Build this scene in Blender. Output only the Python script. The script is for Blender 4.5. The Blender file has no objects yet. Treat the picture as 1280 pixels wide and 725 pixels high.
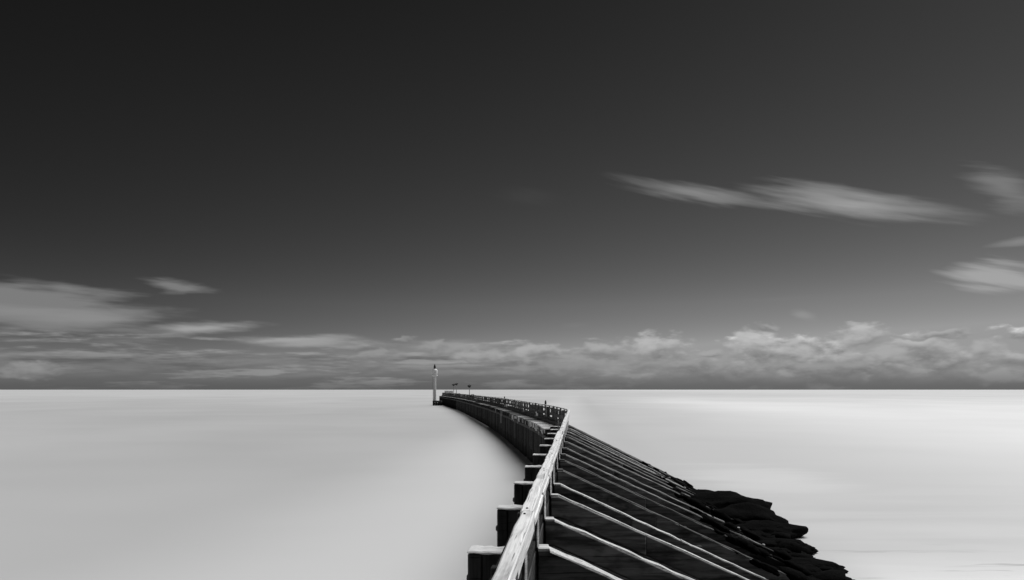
import bpy, bmesh, math, random
from mathutils import Vector, Matrix
from mathutils import noise as mnoise
random.seed(7)
S = bpy.context.scene
COL = S.collection
R = math.radians

# ------------------------------------------------------------------ camera
U = 1.1                      # metres per "eye height over the handrail"
EYE = 5.45                   # eye above the water
FPX = 853.0                  # 24 mm lens on a 36 mm frame, in photo pixels
cam = bpy.data.cameras.new('camera'); cam_o = bpy.data.objects.new('camera', cam); COL.objects.link(cam_o)
cam.sensor_width = 36; cam.lens = 24
cam.clip_start = 0.05; cam.clip_end = 200000
cam_o.location = (0, 0, EYE); cam_o.rotation_euler = (R(90), 0, 0)
cam.shift_y = (487.0 - 362.5) / 1280.0        # lens shift keeps the uprights upright
S.camera = cam_o

# ------------------------------------------------------------------ light, exposure
SUN_AZ, SUN_EL = 54.0, 57.0
sun = bpy.data.lights.new('sun', 'SUN'); sun.energy = 3.5; sun.angle = R(46)
sun_o = bpy.data.objects.new('sun', sun); COL.objects.link(sun_o)
sd = Vector((math.sin(R(SUN_AZ))*math.cos(R(SUN_EL)), math.cos(R(SUN_AZ))*math.cos(R(SUN_EL)), math.sin(R(SUN_EL))))
sun_o.rotation_euler = sd.to_track_quat('Z', 'Y').to_euler(); sun_o.location = (60, 20, 60)
S.view_settings.view_transform = 'Standard'; S.view_settings.look = 'None'
S.view_settings.gamma = 1; S.view_settings.use_curve_mapping = False
S.view_settings.exposure = 0.0

# ------------------------------------------------------------------ node maths
class N:
    """tiny expression builder over Math nodes"""
    nt = None
    def __init__(s, sock): s.s = sock
    @staticmethod
    def m(op, *a, clamp=False):
        n = N.nt.nodes.new('ShaderNodeMath'); n.operation = op; n.use_clamp = clamp
        for i, v in enumerate(a):
            if isinstance(v, N): N.nt.links.new(v.s, n.inputs[i])
            else: n.inputs[i].default_value = v
        return N(n.outputs[0])
    def __add__(s, o): return N.m('ADD', s, o)
    __radd__ = __add__
    def __sub__(s, o): return N.m('SUBTRACT', s, o)
    def __rsub__(s, o): return N.m('SUBTRACT', o, s)
    def __mul__(s, o): return N.m('MULTIPLY', s, o)
    __rmul__ = __mul__
    def __truediv__(s, o): return N.m('DIVIDE', s, o)
    def __pow__(s, o): return N.m('POWER', s, o)
def nmax(a, b): return N.m('MAXIMUM', a, b)
def nmin(a, b): return N.m('MINIMUM', a, b)
def sat(a): return N.m('ADD', a, 0.0, clamp=True)
def sstep(a, lo, hi):
    n = N.nt.nodes.new('ShaderNodeMapRange'); n.interpolation_type = 'SMOOTHSTEP'
    n.inputs['From Min'].default_value = lo; n.inputs['From Max'].default_value = hi
    if isinstance(a, N): N.nt.links.new(a.s, n.inputs['Value'])
    return N(n.outputs['Result'])
def mixf(a, b, f): return a + (b - a) * f
def comb(x, y, z):
    n = N.nt.nodes.new('ShaderNodeCombineXYZ')
    for i, v in enumerate((x, y, z)):
        if isinstance(v, N): N.nt.links.new(v.s, n.inputs[i])
        else: n.inputs[i].default_value = v
    return n.outputs[0]
def noise(vec, scale, detail=3.0, rough=0.5, dist=0.0):
    n = N.nt.nodes.new('ShaderNodeTexNoise'); n.inputs['Scale'].default_value = scale
    n.inputs['Detail'].default_value = detail; n.inputs['Roughness'].default_value = rough
    n.inputs['Distortion'].default_value = dist
    N.nt.links.new(vec, n.inputs['Vector'])
    return N(n.outputs['Fac'])
def sepxyz(sock):
    n = N.nt.nodes.new('ShaderNodeSeparateXYZ'); N.nt.links.new(sock, n.inputs[0])
    return N(n.outputs[0]), N(n.outputs[1]), N(n.outputs[2])

# ------------------------------------------------------------------ sky (red-filtered, black and white)
world = bpy.data.worlds.new('World'); S.world = world; world.use_nodes = True
nt = world.node_tree; N.nt = nt
bg = nt.nodes['Background']
sky = nt.nodes.new('ShaderNodeTexSky'); sky.sky_type = 'NISHITA'; sky.sun_disc = False
sky.sun_elevation = R(SUN_EL); sky.sun_rotation = R(SUN_AZ)
sc = nt.nodes.new('ShaderNodeSeparateColor'); nt.links.new(sky.outputs[0], sc.inputs[0])
red = N(sc.outputs[0]) / nmax(N(sc.outputs[2]), 1e-4)      # deep red filter: red over blue
tc = nt.nodes.new('ShaderNodeTexCoord')
dx, dy, dz = sepxyz(tc.outputs['Generated'])
az = N.m('ARCTAN2', dx, dy) * (180 / math.pi)
el = N.m('ARCSINE', dz) * (180 / math.pi)
# polariser: darkest a quarter turn from the sun
cosg = dx * sd.x + dy * sd.y + dz * sd.z
fall = nmax(N.m('EXPONENT', nmax(el - 7.0, 0.0) * (-1.0 / 13.0)), 0.15)
base = nmin((red ** 2.0) * 0.74 * N.m('SQRT', (cosg - 0.05) * (cosg - 0.05) + 0.036) * fall, 0.32)
# thin veil close to the horizon
def wob(a, b, seed): return comb(az * a, el * b, seed)
WARP = {}
def warp_pair(kind):
    if kind not in WARP:
        fa, fe, sh, seed = {'bank': (0.10, 0.75, 0.0, 21.0), 'flat': (0.17, 0.95, 0.0, 27.0), 'heap': (0.40, 0.85, 0.0, 61.0), 'mare': (0.11, 0.95, 0.26, 33.0)}[kind]
        e = el + az * sh
        WARP[kind] = (noise(comb(az * fa, e * fe, seed), 1.0, 3.0, 0.55) - 0.5,
                      noise(comb(az * fa * 1.7, e * fe * 1.8, seed + 9.1), 1.0, 4.0, 0.50) - 0.5)
    return WARP[kind]
def puff(azc, elc, ra, re, tilt, feather, warp, kind, rag):
    """soft mask of one cloud: centre, half-sizes in degrees, tilt in degrees"""
    t = math.tan(R(tilt))
    a = az - azc
    e = el - elc + a * t
    w, w2 = warp_pair(kind)
    r = N.m('SQRT', (a / ra) ** 2.0 + ((e + w * warp) / re) ** 2.0)
    body = sstep(1.0 - r + w2 * rag, 0.0, feather)
    if kind != 'heap': return body, None
    return body, sstep(e + w * warp * 1.3 + w2 * re * 1.6, -1.1 * re, 0.6 * re)      # pale crown, grey foot
def px(x, y):
    a = math.atan((x - 640) / FPX); e = math.atan((487 - y) / FPX * math.cos(a))
    return math.degrees(a), math.degrees(e)
L = base
def over(mask, val, amt):
    global L
    L = mixf(L, val, mask * amt)
def cloud(x, y, wpx, hpx, tilt, val, amt=1.0, feather=0.7, warp=0.6, kind='flat', rag=0.5):
    a, e = px(x, y); c = math.cos(R(a))
    k = 57.3 / FPX
    m, crown = puff(a, e, wpx * k * c * c, hpx * k * c, tilt, feather, warp, kind, rag)
    over(m, val if crown is None else mixf(0.16, val, crown), amt)

# horizon cloud band, all the way round
n_top = noise(wob(0.055, 0.0, 3.0), 1.0, 3.0, 0.5)
side = sstep(az, -12.0, 22.0)                      # heaped clouds to the right, flat streaks to the left
top = 3.1 + n_top * 2.6 + side * 0.5
nA = noise(wob(0.27, 0.62, 1.7), 1.0, 5.0, 0.52)
nA2 = noise(comb(az * 0.27 + 0.05, (el + 0.40) * 0.62, 1.7), 1.0, 5.0, 0.52)
nB = noise(wob(0.14, 1.15, 5.2), 1.0, 5.0, 0.58)
nB2 = noise(comb(az * 0.14, (el + 0.3) * 1.15, 5.2), 1.0, 5.0, 0.58)
dens = mixf(nB, nA, side); dens2 = mixf(nB2, nA2, side)
env = sat((top - el) * 0.42)
mask = sstep(dens - 0.60 + env * 0.26, 0.0, 0.15) * sstep(top - el, -0.2, 0.8)
lit = sat((dens - dens2) * 3.8 + 0.40)
hgt = sat(el / 4.6)
grey = 0.095 + 0.045 * side
bright = (0.25 + 0.24 * side) * (0.45 + 0.75 * hgt)
over(mask, grey + bright * lit * hgt * 1.6, 0.75)
# haze just above the sea line
over(1.0 - sstep(el, 0.0, 1.6), 0.095 + 0.015 * side, 0.72)
L_band = L
# bank of cloud at the left
cloud(40, 386, 235, 40, 3, 0.215, 0.92, 0.6, 2.6, 'bank', 1.2)
cloud(90, 396, 160, 13, 2, 0.29, 0.6, 0.9, 1.4, 'bank', 1.1)
cloud(225, 357, 62, 9, 4, 0.23, 0.8, 0.9, 1.4, 'flat', 1.3)
cloud(250, 410, 100, 10, -5, 0.38, 0.9, 1.0, 0.9, 'flat', 1.0)
cloud(390, 428, 115, 12, 0, 0.36, 0.85, 1.0, 0.9, 'flat', 1.2)
cloud(150, 458, 120, 8, 0, 0.20, 0.6, 1.0, 0.8, 'flat', 1.2)
cloud(10, 455, 40, 8, 0, 0.22, 0.7, 1.0, 0.8, 'flat', 1.0)
cloud(570, 432, 85, 10, 0, 0.33, 0.8, 1.0, 0.9, 'flat', 1.2)
cloud(330, 452, 90, 6, 0, 0.22, 0.6, 1.0, 0.8, 'flat', 1.2)
for x, y, w, h, v in ((668, 440, 34, 13, .34), (750, 439, 32, 10, .32), (818, 433, 44, 16, .40), (890, 440, 16, 7, .30), (942, 431, 34, 18, .42),
                      (957, 408, 16, 6, .30), (994, 441, 28, 14, .38), (1078, 419, 34, 15, .42), (1152, 433, 44, 15, .38), (1165, 419, 56, 5, .32),
                      (1232, 443, 24, 18, .34), (1100, 447, 50, 12, .32), (870, 456, 60, 10, .25), (1030, 459, 50, 10, .25), (700, 460, 70, 9, .22),
                      (600, 446, 36, 11, .30), (545, 436, 22, 8, .26), (505, 425, 18, 6, .24), (470, 444, 40, 9, .24), (40, 462, 45, 10, .24)):
    cloud(x, y, w * 1.2, h * 1.25, 0, v * 1.25, 0.85, 0.6, 1.6, 'heap', 1.4)
# high streaks at the right
cloud(874, 242, 135, 14, 12, 0.25, 0.9, 1.1, 1.6, 'mare', 0.75)
cloud(1065, 255, 170, 23, 14, 0.36, 0.9, 1.1, 1.7, 'mare', 0.75)
cloud(1035, 239, 75, 12, 16, 0.25, 0.5, 1.0, 1.2, 'mare', 1.0)
cloud(1255, 236, 66, 30, 30, 0.22, 0.75, 1.0, 1.8, 'mare', 1.4)
cloud(1275, 302, 52, 7, 0, 0.25, 0.8, 1.0, 0.6, 'flat', 0.8)
cloud(1255, 346, 95, 23, 9, 0.40, 0.85, 0.8, 1.6, 'mare', 1.2)
cloud(1005, 394, 22, 9, 14, 0.30, 0.7, 0.9, 0.7, 'flat', 1.0)
cloud(720, 407, 26, 6, 0, 0.20, 0.6, 1.0, 0.5, 'flat', 0.8)
cloud(975, 373, 60, 4, 0, 0.20, 0.4, 1.2, 0.5, 'flat', 0.8)
cloud(660, 245, 60, 14, 2, 0.07, 0.35, 1.3, 0.8, 'mare', 0.8)
cc = nt.nodes.new('ShaderNodeCombineColor')
for i in range(3): nt.links.new(L.s, cc.inputs[i])
nt.links.new(cc.outputs[0], bg.inputs['Color']); bg.inputs['Strength'].default_value = 1.0

# ------------------------------------------------------------------ materials
def new_mat(name):
    m = bpy.data.materials.new(name); m.use_nodes = True
    N.nt = m.node_tree
    return m, m.node_tree.nodes['Principled BSDF']
def set_grey(nt_, val, b):
    c = nt_.nodes.new('ShaderNodeCombineColor')
    for i in range(3): nt_.links.new(val.s, c.inputs[i])
    nt_.links.new(c.outputs[0], b.inputs['Base Color'])
def bump(nt_, h, b, strength, dist):
    n = nt_.nodes.new('ShaderNodeBump'); n.inputs['Strength'].default_value = strength; n.inputs['Distance'].default_value = dist
    nt_.links.new(h.s, n.inputs['Height']); nt_.links.new(n.outputs[0], b.inputs['Normal'])
def objco(): return N.nt.nodes.new('ShaderNodeTexCoord').outputs['Object']
def worldpos(): return N.nt.nodes.new('ShaderNodeNewGeometry').outputs['Position']
def rnd(): return N(N.nt.nodes.new('ShaderNodeObjectInfo').outputs['Random'])

def wood(name, lo, hi, stain=0.3, rough=0.75, grain=(2.0, 30.0, 30.0), bstr=0.5, weed=True, spec=0.3, var=0.3):
    """timber: grain runs along the object's own x axis; below the tide mark it turns to black weed"""
    m, b = new_mat(name); nt_ = m.node_tree
    x, y, z = sepxyz(objco())
    r = rnd()
    gv = comb(x * grain[0] + r * 37.0, y * grain[1], z * grain[2] + r * 11.0)
    g = noise(gv, 1.0, 5.0, 0.6, 0.4)
    blot = noise(comb(x * 1.1 + r * 91.0, y * 2.2, z * 2.2), 1.0, 4.0, 0.6)
    v = lo + (hi - lo) * sstep(g, 0.28, 0.68)
    v = v * (1.0 - stain * sstep(blot, 0.50, 0.68))
    v = v * (1.0 - var / 2 + var * r)
    crack = sstep(noise(comb(x * 0.9 + r * 17.0, y * 55.0, z * 55.0), 1.0, 2.0, 0.5), 0.62, 0.70)
    v = v * (1.0 - 0.6 * crack)
    if weed:
        wx, wy, wz = sepxyz(worldpos())
        wn = noise(comb(wx * 1.3, wy * 1.3, wz * 1.3), 1.0, 4.0, 0.6)
        wet = 1.0 - sstep(wz + (wn - 0.5) * 1.1, 0.75, 1.0)
        v = mixf(v, 0.012 + 0.012 * wn, wet)
    set_grey(nt_, v, b)
    b.inputs['Roughness'].default_value = rough
    b.inputs['Specular IOR Level'].default_value = spec
    bump(nt_, g - crack * 0.8, b, bstr, 0.012)
    return m
M_RAIL = wood('bleached_sunlit_timber', 0.60, 0.88, 0.38, 0.8, (1.6, 34, 34), 0.5, False, 0.2, 0.10)  # bleached rail; also paints sunlight on post strips and cross-wall tops
M_FACE = wood('sunlit_pale_board', 0.70, 0.88, 0.15, 0.8, (1.6, 34, 34), 0.4, False, 0.2, 0.08)  # sunlight put into the colour, for the rail's side and the shaded shelf
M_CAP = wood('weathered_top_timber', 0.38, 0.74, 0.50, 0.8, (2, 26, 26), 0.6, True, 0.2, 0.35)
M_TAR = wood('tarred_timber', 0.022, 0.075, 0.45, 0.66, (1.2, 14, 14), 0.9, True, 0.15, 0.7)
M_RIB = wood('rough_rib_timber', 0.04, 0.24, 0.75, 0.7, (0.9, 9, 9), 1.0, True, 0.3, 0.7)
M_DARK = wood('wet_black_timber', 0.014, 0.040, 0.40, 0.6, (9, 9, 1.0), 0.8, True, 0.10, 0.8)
M_GREY = wood('grey_timber', 0.05, 0.13, 0.5, 0.75, (2, 24, 24), 0.7, True, 0.25, 0.5)
M_SLAT = wood('dull_top_timber', 0.16, 0.36, 0.55, 0.8, (2, 26, 26), 0.6, True, 0.2, 0.4)
M_PALE = wood('salt_bleached_plank', 0.22, 0.48, 0.65, 0.8, (2, 20, 20), 0.6, True, 0.2, 0.6)

def metal(name, v, rough=0.6):
    m, b = new_mat(name); nt_ = m.node_tree
    x, y, z = sepxyz(objco())
    g = noise(comb(x * 14.0, y * 14.0, z * 14.0), 1.0, 4.0, 0.6)
    set_grey(nt_, v * (0.6 + 0.8 * g), b); b.inputs['Roughness'].default_value = rough
    return m
M_IRON = metal('rusted_iron', 0.03, 0.7)
M_WHITE = metal('white_paint', 0.72, 0.55)
M_PGREY = metal('galvanised_bar', 0.32, 0.5)
M_CONC = metal('dark_concrete', 0.05, 0.8)

def weed_mat():
    m, b = new_mat('wet_seaweed'); nt_ = m.node_tree
    x, y, z = sepxyz(worldpos())
    g = noise(comb(x * 3.0, y * 3.0, z * 3.0), 1.0, 6.0, 0.65)
    f = noise(comb(x * 14.0, y * 14.0, z * 10.0), 1.0, 4.0, 0.7)
    set_grey(nt_, 0.0025 + 0.005 * g * f * 2.0, b)
    b.inputs['Roughness'].default_value = 0.9; b.inputs['Specular IOR Level'].default_value = 0.02
    bump(nt_, g + f * 0.6, b, 0.9, 0.08)
    return m
M_WEED = weed_mat()

def sea_mat():
    m, b = new_mat('milky_sea'); nt_ = m.node_tree
    x, y, z = sepxyz(worldpos())
    big = noise(comb(x * 0.018, y * 0.011, 0.0), 1.0, 3.0, 0.45, 0.6)
    mid = noise(comb(x * 0.05 + 7.0, y * 0.07, 2.0), 1.0, 3.0, 0.5, 0.3)
    streak = noise(comb(x * 0.07, y * 0.33, 4.0), 1.0, 3.0, 0.5, 0.6)
    # distance off the pier's seaward side
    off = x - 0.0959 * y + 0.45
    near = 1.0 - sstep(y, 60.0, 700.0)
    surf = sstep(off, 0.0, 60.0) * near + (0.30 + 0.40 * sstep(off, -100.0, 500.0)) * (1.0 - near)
    foam_fill = (1.0 - sstep(N.m('ABSOLUTE', off + 4.5), 1.0, 13.0)) * near  # foam by the pier, plus brightness painted in against its shadow
    v = 0.485 + (big - 0.5) * 0.20 + (mid - 0.5) * 0.07 + foam_fill * 0.15 + surf * 0.29
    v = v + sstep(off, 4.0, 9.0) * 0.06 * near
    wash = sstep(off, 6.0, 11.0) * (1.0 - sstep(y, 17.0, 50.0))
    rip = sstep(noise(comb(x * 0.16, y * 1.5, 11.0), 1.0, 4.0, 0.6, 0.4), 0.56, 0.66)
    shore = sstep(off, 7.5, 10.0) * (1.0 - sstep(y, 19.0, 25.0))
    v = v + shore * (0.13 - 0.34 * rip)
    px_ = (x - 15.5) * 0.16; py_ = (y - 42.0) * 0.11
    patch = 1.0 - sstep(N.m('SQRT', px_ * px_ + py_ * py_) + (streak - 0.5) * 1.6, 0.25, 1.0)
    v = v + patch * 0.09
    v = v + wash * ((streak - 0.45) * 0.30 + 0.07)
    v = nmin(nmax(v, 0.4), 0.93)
    set_grey(nt_, v, b)
    b.inputs['Roughness'].default_value = 0.75; b.inputs['Specular IOR Level'].default_value = 0.12
    return m
M_SEA = sea_mat()

# ------------------------------------------------------------------ builders
def link(o): COL.objects.link(o); return o
def mesh_obj(name, me, parent=None, loc=None, rot=None):
    o = bpy.data.objects.new(name, me); link(o)
    if parent: o.parent = parent
    if loc is not None: o.location = loc
    if rot is not None: o.rotation_euler = rot
    return o
def from_bm(name, bm, mat, smooth=False):
    me = bpy.data.meshes.new(name); bm.normal_update(); bm.to_mesh(me); bm.free()
    me.materials.append(mat)
    if smooth:
        for p in me.polygons: p.use_smooth = True
    return me
def tag(o, label=None, cat=None, group=None, kind=None):
    if label: o['label'] = label
    if cat: o['category'] = cat
    if group: o['group'] = group
    if kind: o['kind'] = kind
    return o
def box_into(bm, x0, x1, y0, y1, z0, z1, mtx=None):
    vs = [bm.verts.new(p) for p in ((x0,y0,z0),(x1,y0,z0),(x1,y1,z0),(x0,y1,z0),(x0,y0,z1),(x1,y0,z1),(x1,y1,z1),(x0,y1,z1))]
    if mtx:
        for v in vs: v.co = mtx @ v.co
    for f in ((0,3,2,1),(4,5,6,7),(0,1,5,4),(1,2,6,5),(2,3,7,6),(3,0,4,7)): bm.faces.new([vs[i] for i in f])
    return vs
def box_mesh(name, size, mat, bevel=0.008, origin=(0.5, 0.5, 0.5), cuts=0, wobble=0.0):
    """box of a size, its local origin at a fraction of it; long axis x; optional uneven hewn outline"""
    bm = bmesh.new(); sx, sy, sz = size; ox, oy, oz = origin
    n = cuts + 1
    rings = []
    for i in range(n + 1):
        x = sx * (i / n - ox); w = wobble if 0 < i < n else wobble * 0.5
        q = [(y, z) for y, z in ((-oy*sy, -oz*sz), ((1-oy)*sy, -oz*sz), ((1-oy)*sy, (1-oz)*sz), (-oy*sy, (1-oz)*sz))]
        rings.append([bm.verts.new((x, y + random.uniform(-w, w), z + random.uniform(-w, w))) for y, z in q])
    for a, b in zip(rings, rings[1:]):
        for k in range(4): bm.faces.new((a[k], a[(k+1) % 4], b[(k+1) % 4], b[k]))
    bm.faces.new(rings[0][::-1]); bm.faces.new(rings[-1])
    bmesh.ops.recalc_face_normals(bm, faces=bm.faces)
    if bevel:
        es = [e for e in bm.edges if len(e.link_faces) == 2 and e.calc_face_angle(0) > 0.6]
        bmesh.ops.bevel(bm, geom=es, offset=bevel, segments=1, affect='EDGES')
    return from_bm(name, bm, mat)
def poly_prism(name, pts, y0, y1, mat, bevel=0.0):
    """outline in the local x,z plane, extruded along local y"""
    bm = bmesh.new()
    a = [bm.verts.new((x, y0, z)) for x, z in pts]; b = [bm.verts.new((x, y1, z)) for x, z in pts]
    n = len(pts)
    bm.faces.new(a); bm.faces.new(b[::-1])
    for i in range(n): bm.faces.new((a[i], b[i], b[(i+1) % n], a[(i+1) % n]))
    bmesh.ops.recalc_face_normals(bm, faces=bm.faces)
    if bevel: bmesh.ops.bevel(bm, geom=list(bm.edges), offset=bevel, segments=1, affect='EDGES')
    return from_bm(name, bm, mat)
def lathe(name, prof, mat, seg=20, smooth=False):
    bm = bmesh.new(); rings = []
    for r, z in prof:
        rings.append([bm.verts.new((r*math.cos(2*math.pi*k/seg), r*math.sin(2*math.pi*k/seg), z)) for k in range(seg)])
    for a, b in zip(rings, rings[1:]):
        for k in range(seg): bm.faces.new((a[k], a[(k+1) % seg], b[(k+1) % seg], b[k]))
    bm.faces.new(rings[0][::-1]); bm.faces.new(rings[-1])
    bmesh.ops.recalc_face_normals(bm, faces=bm.faces)
    return from_bm(name, bm, mat, smooth)

# ------------------------------------------------------------------ the pier's line in plan
KN = [(-4.0, None), (4.0, None), (12.0, None), (20.0, None), (27.0, None), (32.0, 2.66), (35.0, 2.86), (38.0, 2.83),
      (43.7, 2.50), (51.7, 1.78), (61.0, 0.95), (71.0, 0.0), (90.0, -2.1), (114.0, -5.2), (155.0, -10.8), (200.0, -17.8), (238.0, -24.4)]
KN = [Vector((0.0959*d - 0.41 if x is None else x, d)) * U for d, x in KN]
def catmull(p0, p1, p2, p3, t):
    return 0.5*((2*p1) + (p2-p0)*t + (2*p0-5*p1+4*p2-p3)*t*t + (3*p1-p0-3*p2+p3)*t**3)
dense = []
for i in range(len(KN)-1):
    p0 = KN[i-1] if i else KN[0]*2-KN[1]; p3 = KN[i+2] if i+2 < len(KN) else KN[-1]*2-KN[-2]
    for k in range(60): dense.append(catmull(p0, KN[i], KN[i+1], p3, k/60))
dense.append(KN[-1])
cum = [0.0]
for a, b in zip(dense, dense[1:]): cum.append(cum[-1] + (b-a).length)
LEN = cum[-1]
import bisect
def at(s):
    s = max(0.0, min(LEN, s)); i = min(max(bisect.bisect_right(cum, s)-1, 0), len(cum)-2)
    t = (s-cum[i])/max(1e-9, cum[i+1]-cum[i])
    p = dense[i].lerp(dense[i+1], t)
    i0, i1 = max(0, i-8), min(len(dense)-1, i+9)
    q = (dense[i1]-dense[i0]).normalized()
    return p, q                       # point, heading
def s_of_d(d):                       # distance ahead of the camera -> length along the pier
    y = d*U
    for i in range(len(dense)-1):
        if dense[i].y <= y <= dense[i+1].y:
            return cum[i] + (cum[i+1]-cum[i])*(y-dense[i].y)/(dense[i+1].y-dense[i].y)
    return LEN
def off(s, o, z):                    # o: metres to the right of the rail line
    p, q = at(s); return Vector((p.x + q.y*o, p.y - q.x*o, z))
def Z(H): return EYE - H*U           # height of something H eye-heights below the eye
def bar_between(name, a, b, wy, wz, mat, parent, bevel=0.006, cuts=0, wobble=0.0, anchor=(0.5, 0.5)):
    """a timber from point a to point b; wy across, wz tall"""
    d = b-a; ln = d.length
    me = box_mesh(name, (ln, wy, wz), mat, bevel, (0, anchor[0], anchor[1]), cuts, wobble)
    o = bpy.data.objects.new(name, me); link(o); o.parent = parent
    o.location = a - parent.location
    yaw = math.atan2(d.y, d.x); pit = -math.asin(d.z/ln)
    o.rotation_euler = (0, pit, yaw)
    return o

# ------------------------------------------------------------------ setting: sea
bm = bmesh.new()
RS = [0, 8, 20, 45, 90, 180, 400, 1200, 5000, 20000, 60000]
ctr = bm.verts.new((0, 0, 0)); prev = None
for r in RS[1:]:
    ring = [bm.verts.new((r*math.cos(2*math.pi*k/64), r*math.sin(2*math.pi*k/64), 0)) for k in range(64)]
    for k in range(64):
        if prev is None: bm.faces.new((ctr, ring[k], ring[(k+1) % 64]))
        else: bm.faces.new((prev[k], ring[k], ring[(k+1) % 64], prev[(k+1) % 64]))
    prev = ring
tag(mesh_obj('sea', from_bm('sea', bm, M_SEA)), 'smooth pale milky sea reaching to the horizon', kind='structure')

# ------------------------------------------------------------------ the pier
pier = bpy.data.objects.new('timber_pier', None); link(pier)
pier.location = off(s_of_d(6), 0, 0)
tag(pier, 'long dark timber pier with a bleached handrail and sloping ribs curving out to sea', 'pier')
def put(o, world_loc, rotz=0.0):
    o.parent = pier; o.location = world_loc - pier.location; o.rotation_euler = (0, 0, rotz); return o
def yaw(s):
    q = at(s)[1]; return math.atan2(q.y, q.x)

BAY = 1.83*U
FIN_O = [257, 197, 162, 133, 118, 101, 89, 82, 74, 66.5, 60.5, 56.8, 53.6, 50.8, 48.4, 46.2, 44.2]   # photo rows under the horizon
fin_d = [853*1.8/o for o in FIN_O]
post_s = [s_of_d(d) for d in fin_d]
s = post_s[0] - BAY
while s > 0.3: post_s.insert(0, s); s -= BAY
n_near = len(post_s)
s = post_s[-1] + BAY
while s < LEN - 0.5: post_s.append(s); s += BAY

# handrail posts: dark timber with a pale strip painting the sunlit seaward edge
PW = 0.08; ZR = Z(1.0); ZF = Z(1.8)
post_me = box_mesh('handrail_post', (PW, PW, ZR - 0.085 - (ZF - 0.55)), M_TAR, 0.006, (0.5, 0.5, 0), 0, 0)
strip_me = box_mesh('lit_edge_strip', (0.036, 0.012, ZR - 0.10 - ZF), M_RAIL, 0.0, (0.5, 0.5, 0))
for s in post_s:
    p = put(bpy.data.objects.new('handrail_post', post_me), off(s, -0.087, ZF - 0.55), yaw(s)); link(p)
    if s > s_of_d(38): p.scale.z = random.choice((1, 1, 1, 1, 1.03, 1.07)); p.scale.x = random.uniform(1, 1.9)
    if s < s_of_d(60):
        e = bpy.data.objects.new('lit_edge_strip', strip_me); link(e); e.parent = p
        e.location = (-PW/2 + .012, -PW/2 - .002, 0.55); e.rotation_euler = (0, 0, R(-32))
# handrail: boards butted end to end, slightly out of line
rail_cuts = [0.2] + [s_of_d(d) for d in (2.6, 5.65, 8.6, 10.6, 13.5, 16.6, 19.8, 23.0, 26.0, 28.5, 30.5, 32.3, 34, 35.6, 37.2, 39, 41, 43.5)]
s = rail_cuts[-1]
while s < LEN - 5:
    s += 3.66*U if s < 120 else 7.32*U
    rail_cuts.append(min(s, LEN))
for a, b in zip(rail_cuts, rail_cuts[1:]):
    j1, j2 = (random.uniform(-.013, .013) for _ in range(2))
    A = off(a + 0.003, j1 - .01, ZR - 0.045); B = off(b - 0.003, j2 - .01, ZR - 0.045 + random.uniform(-.008, .008))
    bar_between('handrail', A, B, 0.106, 0.085, M_RAIL, pier, 0.012, 9 if a < 45 else 0, 0.011 if a < 45 else 0)
    if a < s_of_d(39):
        sh = Vector((0.0585*(B-A).normalized().y, -0.0585*(B-A).normalized().x, -0.006))
        bar_between('face_board', A + sh, B + sh, 0.016, 0.094, M_FACE, pier, 0.004, 6, 0.003)  # paler than the handrail: sun on this side put into its colour
bolt_me = lathe('bolt_head', [(.011, -.01), (.011, .003), (.007, .005)], M_IRON, 8)
for a, b in zip(rail_cuts[:14], rail_cuts[1:15]):
    for s in (a + .12, b - .12):
        link(put(bpy.data.objects.new('bolt_head', bolt_me), off(s + random.uniform(-.05, .05), random.uniform(-.03, .012), ZR + .001)))
# lower fascia board under the seaward edge, broken at the brackets
NOTCH = [3.0, 4.0, 5.65, 7.1, 8.6, 10.0, 11.9, 13.5, 15.2, 17.0, 18.7, 20.4, 22.1, 23.8, 25.5, 27.2, 28.9, 30.6, 32.3]
for a, b in zip(NOTCH, NOTCH[1:]):
    sa, sb = s_of_d(a), s_of_d(b)
    A = off(sa + 0.16, 0.030, ZR - 0.135); B = off(sb - 0.07, 0.036, ZR - 0.132)
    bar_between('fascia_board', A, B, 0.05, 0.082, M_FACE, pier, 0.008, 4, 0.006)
    k = bar_between('bracket', off(sa - 0.05, 0.035, ZR - 0.15), off(sa + 0.12, 0.035, ZR - 0.15), 0.045, 0.10, M_IRON, pier, 0.01)
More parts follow.
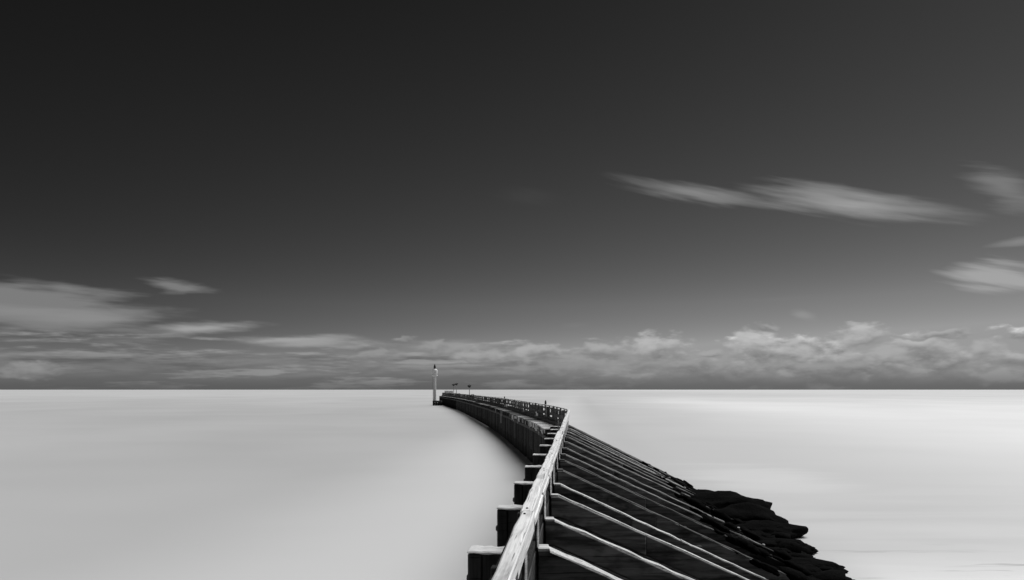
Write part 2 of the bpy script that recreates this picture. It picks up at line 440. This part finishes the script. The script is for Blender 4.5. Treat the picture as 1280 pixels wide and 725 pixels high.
# boards of the railing on the landward side of the posts: three long boards and upright infill with gaps
BOARDS = ((1.165, 0.10), (1.52, 0.20), (1.84, 0.25))
def infill(a, b):
    """(start, end, top H, bottom H) of the upright boards of one bay"""
    out = []; r = random.random()
    for k in range(3):
        if r < .25 or random.random() < .72:
            u = a + (b-a)*(k + .06)/3; v = a + (b-a)*(k + .94)/3
            if random.random() < .4 and r > .25: v -= (b-a)*.12
            out.append((u, v, 1.13 + random.choice((0, 0, .06, -.10)), random.choice((1.72, 1.72, 1.6, 2.0))))
    return out
S_IND = s_of_d(78); S_BEND = s_of_d(36)
bmf = bmesh.new()
for a, b in zip(post_s, post_s[1:]):
    bits = infill(a, b) if a > S_BEND else []
    if a < S_IND:
        for H, h in BOARDS:
            A = off(a + PW/2, -.098, Z(H)); B = off(b - PW/2, -.098, Z(H) + random.uniform(-.01, .01))
            if a > S_BEND and random.random() < .12: continue
            if a > S_BEND: A.z += random.uniform(-.04, .04); B.z += random.uniform(-.04, .04)
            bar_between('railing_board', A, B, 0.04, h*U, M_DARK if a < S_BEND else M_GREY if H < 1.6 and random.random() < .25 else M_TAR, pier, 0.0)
        for u, v, h0, h1 in bits:
            mid = off((u+v)/2, -.083, Z(h1))
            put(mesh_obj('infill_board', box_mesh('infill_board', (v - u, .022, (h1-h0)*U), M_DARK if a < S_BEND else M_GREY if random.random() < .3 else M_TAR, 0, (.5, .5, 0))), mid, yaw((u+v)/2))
    else:
        for u, v, h0, h1 in [(a, b - .01, H - h/2, H + h/2) for H, h in BOARDS] + bits:
            o_ = -.088 if v - u > 1.2 else -.060
            p0 = off(u, o_, 0) - pier.location; p1 = off(v, o_, 0) - pier.location
            d = p1 - p0; t = Matrix.Translation(p0) @ Matrix.Rotation(math.atan2(d.y, d.x), 4, 'Z')
            box_into(bmf, 0, d.length, -.012, .012, Z(h1), Z(h0), t)
tag(mesh_obj('distant_railing_boards', from_bm('distant_railing_boards', bmf, M_TAR), pier), kind='stuff')

# plank wall standing under the rail line, course upon course
zw = ZF - 0.03
S_WALL = s_of_d(37)
joints = [0.2]
while joints[-1] < S_WALL: joints.append(joints[-1] + random.uniform(3.4, 4.6))
for c in range(10):
    z = zw - 0.40*c
    if z < -0.3: break
    for a, b in zip(joints, joints[1:]):
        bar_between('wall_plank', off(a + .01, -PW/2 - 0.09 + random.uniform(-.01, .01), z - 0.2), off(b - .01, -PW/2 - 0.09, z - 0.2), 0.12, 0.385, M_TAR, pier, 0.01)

# raking ribs on the seaward side: each a wall of sloping planks with a bleached coping
def fin(d, idx):
    s0 = s_of_d(d); pt, q = at(s0)
    hd = math.atan2(q.y, q.x)
    # the rib points to the right and a little away from the eye
    slope = 0.425 + 0.0022*d + random.uniform(-.012, .012)
    turn = R(6.0 if d < 30 else 6.0 - (d - 30)*0.9) + R(random.uniform(-.8, .8))
    root = off(s0, -0.048, ZF + random.uniform(-.03, .02))
    f = bpy.data.objects.new('raking_rib', None); link(f)
    put(f, root, hd - math.pi/2 + turn)
    flat = 0.13*U; th = 0.25 + random.uniform(-.03, .03)
    zr = root.z
    full = flat + (zr + 0.45)/slope                     # length where the top meets the bed
    end = full - random.uniform(0.2, 1.6)
    top = lambda x, drop=0.0: (0.0 if x < flat else -(x-flat)*slope) - drop
    # coping boards
    cop_end = flat + (zr - random.uniform(0.55, 0.95))/slope
    cuts = [flat, flat + random.uniform(1.6, 3.0)]
    while cuts[-1] < cop_end - 1.2: cuts.append(min(cop_end, cuts[-1] + random.uniform(1.6, 3.2)))
    cuts[-1] = cop_end
    w = th*random.uniform(.75, 1.0) * (1 if idx < 4 else .78)
    cm = random.choice((M_CAP, M_SLAT, M_SLAT, M_GREY)) if idx > 4 else M_CAP
    o = mesh_obj('coping_board', poly_prism('coping_board', [(0, 0.0), (flat, 0.0), (flat, .034), (0, .036)], -w/2, w/2, cm, .005), f)
    for a, b in zip(cuts, cuts[1:]):
        n = max(3, int((b-a)/.22)); up, lo = [], []
        for k in range(n+1):
            x = a + (b-a-.006)*k/n
            up.append((x, top(x) + .034 + random.uniform(-.012, .010))); lo.append((x, top(x)))
        wy = w*random.uniform(.88, 1.1)
        mm = random.choice((cm, cm, M_SLAT, M_GREY)) if a > 3 else cm
        bmc = bmesh.new(); rows = []
        for k in range(n+1):                      # split and worn edges: every station has its own width
            x = up[k][0]; yl = -wy/2*random.uniform(.5, 1.25); yr = wy/2*random.uniform(.6, 1.1); zt = up[k][1]
            rows.append([bmc.verts.new(v) for v in ((x, yl, top(x) - .004), (x, yl + .01, zt - .012), (x, (yl+yr)/2, zt), (x, yr - .01, zt - .010), (x, yr, top(x) - .004))])
        for r0, r1 in zip(rows, rows[1:]):
            for k in range(4): bmc.faces.new((r0[k], r1[k], r1[k+1], r0[k+1]))
        bmc.faces.new(rows[0]); bmc.faces.new(rows[-1][::-1])
        bmesh.ops.recalc_face_normals(bmc, faces=bmc.faces)
        mesh_obj('coping_board', from_bm('coping_board', bmc, mm), f)
    bolt = mesh_obj('end_bolt', lathe('end_bolt', [(.05, 0), (.05, .05), (.03, .07)], M_CAP, 8), f, (cop_end + .06, 0, top(cop_end + .06)))
    # planks, course below course
    hp = 0.38
    for c in range(11):
        drop = c*hp
        e = end if c == 0 else flat + (zr + 0.5 - drop)/slope + random.uniform(-.6, .6)
        e = min(e, end + random.uniform(-.8, .6))
        if e < flat + 0.5: break
        ja = random.uniform(1.3, 2.9) if c < 5 else e + 9
        segs = [(0, ja), (ja, e)] if ja < e - .8 else [(0, e)]
        for k, (a, b) in enumerate(segs):
            pts = [x for x in ([a] + ([flat] if a < flat < b else []) + [b - (.01 if k == 0 and len(segs) > 1 else 0)])]
            out = [(x, top(x, drop)) for x in pts] + [(x, top(x, drop + hp - .012)) for x in pts[::-1]]
            yo = random.uniform(-.02, .02) + (0.03 if k == 1 else 0)
            mesh_obj('plank', poly_prism('plank', out, -th*.42 + yo, th*.42 + yo, M_RIB, .012), f)
    bmw = bmesh.new()
    for k in range(15):
        x = random.uniform(cop_end - 1.6, min(end, cop_end + 1.8)); rr = random.uniform(.05, .15) * (1 + .5*(x > cop_end)) * (.55 if d > 26 else 1)
        g = bmesh.ops.create_icosphere(bmw, subdivisions=2, radius=1)['verts']
        sx, sy, sz = rr*random.uniform(1.2, 3), rr*random.uniform(.8, 1.3), rr*random.uniform(.6, 1.1)
        o3 = Vector((x, random.uniform(-.09, .09), top(x) + random.uniform(-.08, .03))); ph = random.random()*50
        for v in g:
            c = v.co.copy(); kk = 1 + .5*mnoise.noise(c*1.8 + Vector((ph, 0, 0)))
            v.co = Vector((c.x*sx, c.y*sy, c.z*sz - c.x*sx*slope))*kk + o3
    tag(mesh_obj('seaweed_fringe', from_bm('seaweed_fringe', bmw, M_WEED, True), f), kind='stuff')
    # upright butt post carrying the rib's inner end and a stay half way down
    for xx in (3.4, 6.1):
        zt = top(xx) - .02; zb = -zr - .6
        if zt - zb > .5: mesh_obj('stay_post', box_mesh('stay_post', (.18, .16, zt - .25 - zb), M_TAR, .012, (.5, .5, 0)), f, (xx, -th*.42 - .10, zb))
    return f
for i, d in enumerate([853*1.8/345] + fin_d): fin(d, i)

# cross walls on the landward side: a timber pile, stacked planks and a broad capping timber, a bolt on the pile
CW_D = [4.7, 7.94, 10.9, 13.8, 16.8, 19.9, 23.2, 26.4, 29.5, 32.5, 35.3]
ZP = Z(1.9)
def cross_wall(d):
    s0 = s_of_d(d); hd = yaw(s0)
    th = 0.34
    f = bpy.data.objects.new('cross_wall', None); link(f)
    put(f, off(s0 + th/2, -0.09, ZP), hd + math.pi/2)      # local x points landward
    ln = 0.76 + random.uniform(-.012, .012)
    pw = 0.20
    mesh_obj('capping_timber', box_mesh('capping_timber', (ln, th, .035), M_RAIL, .016, (0, .5, 1), 7, .010), f, (0.13, 0, 0))  # pale top makes up for the railing's shade with painted sunlight
    mesh_obj('pile', box_mesh('pile', (pw, th*.95, ZP + 1.2 - .03), M_DARK, .025, (.5, .5, 1), 0, 0), f, (0.13 + ln - pw/2 - .01, 0, -.03))
    for c in range(9):
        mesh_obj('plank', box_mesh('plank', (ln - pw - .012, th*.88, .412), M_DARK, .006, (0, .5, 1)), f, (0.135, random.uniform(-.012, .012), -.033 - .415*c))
    for zz in (-.42, -1.5):
        mesh_obj('bolt', lathe('bolt', [(.03, -.05), (.055, -.03), (.055, .02), (.035, .035)], M_IRON, 8), f, (0.13 + ln + .005, -.10, zz), (0, R(90), 0))
for d in CW_D: cross_wall(d)

# the outer length: a tight wall of upright piles and a low walkway shelf of bleached planks
S_W0 = s_of_d(34.5)
OFF_W = -0.83*U
ZS = Z(2.15)
pile_s = []; s = S_W0
while s < LEN: pile_s.append(s); s += 0.42 if s < s_of_d(90) else 0.62
pmes = [lathe('wall_pile', [(.20, -1.2), (.195, ZS - .12 + dz), (.15, ZS - .06 + dz)], M_DARK, 8) for dz in (-.12, -.05, 0, -.2)] + [lathe('wall_pile', [(.22, -1.2), (.21, ZS - .4), (.16, ZS - .3)], M_TAR, 8)]
bmf = bmesh.new()
for i, s in enumerate(pile_s):
    loc = off(s, OFF_W + .12 + random.uniform(-.03, .03), 0)
    if i < 290:
        o = put(bpy.data.objects.new('wall_pile', random.choice(pmes)), loc, random.random()*6); link(o)
    else:
        l = loc - pier.location
        box_into(bmf, l.x - .25, l.x + .25, l.y - .25, l.y + .25, -1.2, ZS - random.uniform(.06, .25))
tag(mesh_obj('distant_wall_piles', from_bm('distant_wall_piles', bmf, M_DARK), pier), kind='stuff')
# wale: a long horizontal timber bolted along the pile heads
s = S_W0
while s < LEN - 1:
    b = min(LEN, s + 5.0); A = off(s, OFF_W - .11, ZS - .55 + random.uniform(-.03, .03)); B = off(b - .02, OFF_W - .11, ZS - .55 + random.uniform(-.03, .03))
    bar_between('wale', A, B, .12, .22, M_DARK, pier, 0.0); s = b
# backing wall in the rail plane
s = S_W0
while s < LEN - 1:
    b = min(LEN, s + 6.0)
    for c in range(4):
        A = off(s, -.16, ZS + .12 - .5*c); B = off(b - .01, -.16, ZS + .12 - .5*c)
        if c == 0: bar_between('back_board', A, B, .10, .30, random.choice((M_TAR, M_GREY)), pier, 0.0)
        else: bar_between('back_board', A, B, .10, .48, M_TAR, pier, 0.0)
    s = b
# shelf planks, laid crosswise; some bleached, some gone; near the bend sunlight is put into the colour
shelf_s = []; s = s_of_d(37.2)
while s < s_of_d(118): shelf_s.append(s); s += .26
w_in = -.22; ln = abs(OFF_W) + .24 - .22  # shelf drawn out past the wall so its edge catches sun
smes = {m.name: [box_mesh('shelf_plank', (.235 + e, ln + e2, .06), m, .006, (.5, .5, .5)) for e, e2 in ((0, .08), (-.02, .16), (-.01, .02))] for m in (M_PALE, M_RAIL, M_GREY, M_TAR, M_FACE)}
npl = 0
bms = bmesh.new()
for s in shelf_s:
    d = at(s)[0].y/U
    v = math.sin(s*.23) + .7*math.sin(s*.71 + 1)
    if d < 46: pick = random.choice(('sunlit_pale_board', 'bleached_sunlit_timber', 'sunlit_pale_board', 'salt_bleached_plank'))
    elif v > .1: pick = random.choice(('salt_bleached_plank', 'salt_bleached_plank', 'grey_timber', 'bleached_sunlit_timber'))
    elif v > -.7: pick = random.choice(('grey_timber', 'tarred_timber', 'salt_bleached_plank'))
    else: pick = random.choice(('tarred_timber', 'grey_timber'))
    if random.random() < .05 and d > 42: continue
    loc = off(s, w_in - ln/2 - random.uniform(-.03, .05), ZS + random.uniform(-.015, .015))
    npl += 1
    if npl <= 290:
        o = put(bpy.data.objects.new('shelf_plank', random.choice(smes[pick])), loc, yaw(s)); link(o)
    else:
        t = Matrix.Translation(loc - pier.location) @ Matrix.Rotation(yaw(s), 4, 'Z')
        box_into(bms, -.12, .12, -ln/2, ln/2, -.03, .03, t)
tag(mesh_obj('distant_shelf_planks', from_bm('distant_shelf_planks', bms, M_GREY), pier), kind='stuff')
# pale drip boards hanging from the shelf's edge
for d, hh in ((37.6, .55), (39.0, .2), (43.2, .3), (50, .35), (54, .6), (57.5, .55), (61, .3), (70, .5), (71.2, 1.5), (78, .5)):
    s = s_of_d(d); o = put(mesh_obj('hanging_board', box_mesh('hanging_board', (.3, .05, hh), M_PALE, .006, (.5, .5, 1))), off(s, OFF_W - .33, ZS + .02), yaw(s))
s = s_of_d(37.3)
while s < s_of_d(60):
    if random.random() < (.85 if s < s_of_d(47) else .5):
        hh = random.choice((.16, .3, .38, .45, .6)) * random.uniform(.8, 1.15); ww = random.uniform(.16, .52)
        put(mesh_obj('shelf_facing', box_mesh('shelf_facing', (ww, .04, hh), random.choice((M_PALE, M_FACE, M_RAIL, M_GREY)), .006, (.5, .5, 1))), off(s, OFF_W - .27, ZS - .036), yaw(s))  # the palest of these paint sunlight onto a shaded face
    s += random.uniform(.3, .55)
# deck on the far half, behind the railing
s = s_of_d(45)
bmd = bmesh.new()
while s < LEN - .3:
    t = Matrix.Translation(off(s, .75, Z(1.95)) - pier.location) @ Matrix.Rotation(yaw(s), 4, 'Z')
    box_into(bmd, -.10, .11, -.15, .72, -.05, 0, t); s += .235 if s < 110 else .47
tag(mesh_obj('distant_deck_planks', from_bm('distant_deck_planks', bmd, M_GREY), pier), kind='stuff')
# bars of a small ladder on the wall at the bend
lad = bpy.data.objects.new('access_ladder', None); link(lad)
sL = s_of_d(33.6); put(lad, off(sL, -.30, Z(2.32)), yaw(sL) + R(62))
for k in range(4): mesh_obj('rung', box_mesh('rung', (.62, .035, .035), M_PGREY, .004), lad, (0, 0, .05 + k*.23))
for x in (-.30, .30): mesh_obj('side_rail', box_mesh('side_rail', (.04, .04, .95), M_PGREY, .004, (.5, .5, 0)), lad, (x, 0, -.08))
# end platform: low dark block the beacon stands on, with a cross bar to the pier
endp = KN[-1]

# ------------------------------------------------------------------ beacon tower at the pier head
TD = 213.0
tx, ty = (543.5 - 640)/FPX*TD*U, TD*U
plat = bpy.data.objects.new('beacon_platform', None); link(plat); plat.location = (tx + .9, ty, 0)
tag(plat, 'low dark timber platform standing in the water beneath the white beacon', 'platform')
mesh_obj('platform_top', box_mesh('platform_top', (3.0, 3.0, .5), M_CONC, .05, (.5, .5, 0)), plat, (0, 0, 1.15))
for x in (-1.25, -.4, .45, 1.25):
    for y in (-1.2, 1.2): mesh_obj('pile', lathe('pile', [(.24, -1.5), (.24, 1.15)], M_TAR, 8), plat, (x, y, 0))
for z in (.25, .75):
    mesh_obj('fender_board', box_mesh('fender_board', (2.9, .2, .36), M_TAR, .02), plat, (0, -1.54, z))
tow = bpy.data.objects.new('beacon_tower', None); link(tow); tow.location = (tx, ty, 1.65)
tag(tow, 'slim white beacon tower with a swollen lantern head and dark cap at the pier head', 'beacon')
h_l = Z(-((487 - 470)/FPX*TD)) - 1.65      # underside of the head
h_h = Z(-((487 - 461)/FPX*TD)) - 1.65
h_t = Z(-((487 - 455)/FPX*TD)) - 1.65
mesh_obj('shaft', lathe('shaft', [(.62, 0), (.62, .3), (.50, .35), (.46, h_l - .3), (.52, h_l - .05)], M_WHITE, 20, False), tow)
mesh_obj('gallery', lathe('gallery', [(.70, h_l - .05), (1.0, h_l + .10), (1.0, h_l + .32), (.86, h_l + .34)], M_WHITE, 20), tow)
mesh_obj('lantern_room', lathe('lantern_room', [(.84, h_l + .34), (.95, h_l + .9), (1.0, h_h - .55), (.80, h_h - .25), (.45, h_h - .02)], M_WHITE, 12), tow)
mesh_obj('lantern_cap', lathe('lantern_cap', [(.30, h_h - .02), (.40, h_h + .25), (.36, h_h + .85), (.16, h_t - .25), (.05, h_t)], M_IRON, 12), tow)
for k in range(10):
    a = 2*math.pi*k/10
    mesh_obj('rail_post', box_mesh('rail_post', (.04, .04, .75), M_WHITE, 0, (.5, .5, 0)), tow, (.95*math.cos(a), .95*math.sin(a), h_l + .32))
mesh_obj('ladder_stile', box_mesh('ladder_stile', (.10, .06, h_l - .4), M_IRON, 0, (.5, .5, 0)), tow, (-.56, -.25, .1))

# signal masts near the pier head: white poles with a dark three-armed head
def mast(d, label, top_px, big=1.0):
    s = s_of_d(d)
    t = bpy.data.objects.new('signal_mast', None); link(t); t.location = off(s, .45, Z(1.95))
    tag(t, label, 'signal mast', 'signal masts near the pier head')
    zt = EYE + (487 - top_px)/FPX*d*U - Z(1.95)
    mesh_obj('pole', lathe('pole', [(.10, 0), (.08, zt*.55), (.06, zt - .9)], M_PGREY, 10), t)
    hd = lathe('signal_head', [(.10, -.40), (.32, -.28), (.30, .10), (.12, .26), (.05, .36)], M_IRON, 8)
    mesh_obj('signal_head', hd, t, (0, 0, zt - .6))
    for sx, rr in ((-1, 40), (1, -38)):
        mesh_obj('arm', box_mesh('arm', (.6*big, .16, .26), M_IRON, .02, (0 if sx > 0 else 1, .5, .5)), t, (0, 0, zt - .75), (0, R(-rr*-sx*sx if sx > 0 else rr*.6), 0))
    mesh_obj('cabinet', box_mesh('cabinet', (.8, .6, 1.1), M_WHITE, .03, (.5, .5, 0)), t, (.75, 0, 0))
mast(196, 'white signal mast with a dark head, left one of the close pair', 478.6)
mast(186, 'white signal mast with a dark head, right one of the close pair', 477.6)
mast(146, 'white signal mast with a dark head standing alone, nearest to the eye of the three', 479.2, .8)

def box_thing(name, d, o, size, label, cat, group=None):
    s = s_of_d(d)
    t = bpy.data.objects.new(name, None); link(t); t.location = off(s, o, Z(1.95)); t.rotation_euler = (0, 0, yaw(s))
    tag(t, label, cat, group)
    sx, sy, sz = size
    mesh_obj('body', box_mesh('body', (sx, sy, sz - .08), M_WHITE, .03, (.5, .5, 0)), t)
    mesh_obj('lid', box_mesh('lid', (sx + .12, sy + .12, .08), M_WHITE, .02, (.5, .5, 0)), t, (0, 0, sz - .08))
box_thing('store_locker', 229, .9, (6.0, 1.0, 1.75), 'long white locker on the pier head beside the end of the railing, nearest the beacon', 'locker')
box_thing('store_locker', 213, .9, (8.5, 1.0, 1.75), 'long white locker on the pier head, midway between the beacon and the paired masts', 'locker')

# upright pale board tied to the railing at the bend, and a short dark post on the rail
sB = s_of_d(44.6)
t = bpy.data.objects.new('notice_board', None); link(t); t.location = off(sB, -PW - .16, Z(1.85)); t.rotation_euler = (0, 0, yaw(sB))
tag(t, 'narrow upright pale board fixed to the dark railing at the bend of the pier', 'board')
mesh_obj('panel', box_mesh('panel', (.75, .05, .42), M_PALE, .01, (.5, .5, 0)), t, (0, 0, .12))
mesh_obj('upper_panel', box_mesh('upper_panel', (.5, .05, .26), M_PALE, .01, (.5, .5, 0)), t, (.05, 0, .58))
mesh_obj('stake', box_mesh('stake', (.09, .05, .95), M_GREY, .006, (.5, .5, 0)), t, (0, .06, -.05))
for d, h, lab in ((46.2, .30, 'short dark post standing up from the handrail by the pale board at the bend'),
                  (79, .24, 'small dark stub on the handrail about midway along the outer pier')):
    s = s_of_d(d)
    tag(mesh_obj('post_stub', lathe('post_stub', [(.075, 0), (.07, h*.7), (.045, h*.8), (.05, h)], M_IRON, 8), None, off(s, -.02, ZR - .003)), lab, 'post')

# ------------------------------------------------------------------ weed-covered toe of the breakwater
from mathutils import noise as mnoise
def lump(name, loc, size, rot, seed, sub=4):
    bm = bmesh.new(); bmesh.ops.create_icosphere(bm, subdivisions=sub, radius=1)
    for v in bm.verts:
        c = v.co.copy()
        k = 1 + .30*mnoise.noise(c*1.3 + Vector((seed, 0, 0))) + .13*mnoise.noise(c*3.2 + Vector((0, seed, 0))) + .06*mnoise.noise(c*11 + Vector((0, 0, seed)))
        v.co = Vector((c.x*size[0], c.y*size[1], c.z*size[2]))*k
    return mesh_obj(name, from_bm(name, bm, M_WEED, True), None, loc, (0, 0, rot))
# the bank itself
bm = bmesh.new()
sN = int((s_of_d(35.2) - .2)/.16); oN = 64
grid = []
for i in range(sN + 1):
    s = .2 + .16*i; row = []
    far = max(0.0, min(1.0, (at(s)[0].y/U - 27)/9))
    for j in range(oN + 1):
        o = .3 + j*(9.2*U - .3)/oN
        P = off(s, o, 0)
        edge = 7.4*U + .60*mnoise.noise(Vector((s*.55, 1, 0))) + .45*mnoise.noise(Vector((s*1.6, 5, 0))) - far*2.0
        t = edge - o
        zz = min(.24, .30*max(-1, t*1.1))
        zz += .20*mnoise.noise(Vector((P.x*.9, P.y*.9, 0))) + .14*mnoise.noise(Vector((P.x*2.6, P.y*2.6, 3))) + .07*mnoise.noise(Vector((P.x*7, P.y*7, 9)))
        if t < 0: zz = min(zz, .02 + t*.8)
        row.append(bm.verts.new((P.x, P.y, zz)))
    grid.append(row)
for a, b in zip(grid, grid[1:]):
    for k in range(oN): bm.faces.new((a[k], b[k], b[k+1], a[k+1]))
bmesh.ops.recalc_face_normals(bm, faces=bm.faces)
tag(mesh_obj('seaweed_bank', from_bm('seaweed_bank', bm, M_WEED, True)), 'black seaweed bank along the foot of the sloping ribs', kind='stuff')
def wpt(x, y):     # where a photo position meets the water
    d = EYE*FPX/(y - 487); return Vector(((x - 640)/FPX*d, d, 0))
ROCKS = [((916, 627), (1.7, .8, .40), 'long low black weedy boulder whose round end points seaward, farthest of the row'),
         ((950, 645), (1.9, 1.0, .74), 'tall round-shouldered black weedy boulder, second from the far end of the row'),
         ((972, 660), (1.7, .95, .66), 'humped black weedy boulder between the tall round one and the frayed one'),
         ((994, 671), (1.5, .8, .44), 'frayed black weedy boulder half washed by pale surf'),
         ((1004, 690), (1.6, .7, .34), 'flat pointed black weedy boulder near the lower end of the row'),
         ((1040, 712), (1.6, .6, .28), 'thin flat black weedy boulder in the surf, nearest of the row')]
for k, ((x, y), sz, lab) in enumerate(ROCKS):
    p = wpt(x, y); p.z = sz[2]*.35; p.x -= sz[0]*.85
    tag(lump('boulder', p, sz, random.uniform(-.15, .15), 3.1*k + 1), lab, 'boulder', 'weedy boulders at the toe of the ribs')

# ragged weed clumps over the bank and its outer edge: nobody could count them
bm = bmesh.new()
for k in range(230):
    d = 16 + 18.5*random.random(); s = s_of_d(d)
    o = (7.35*U if d < 27 else 7.35*U - (d-27)*.16) + min(-.35, random.gauss(-1.25, .55))
    rr = random.uniform(.09, .30)
    P = off(s, o, random.uniform(.02, .26)); ph = random.random()*60
    sx, sy, sz = rr*random.uniform(1, 2.4), rr*random.uniform(.8, 1.6), rr*random.uniform(.5, 1.0)
    for v in bmesh.ops.create_icosphere(bm, subdivisions=2, radius=1)['verts']:
        c = v.co.copy(); kk = 1 + .55*mnoise.noise(c*1.7 + Vector((ph, 0, 0))) + .25*mnoise.noise(c*4.5 + Vector((0, ph, 0)))
        v.co = Vector((c.x*sx, c.y*sy, c.z*sz))*kk + P
tag(mesh_obj('seaweed_clumps', from_bm('seaweed_clumps', bm, M_WEED, True)), 'ragged clumps of black seaweed strewn over the bank and boulders', kind='stuff')
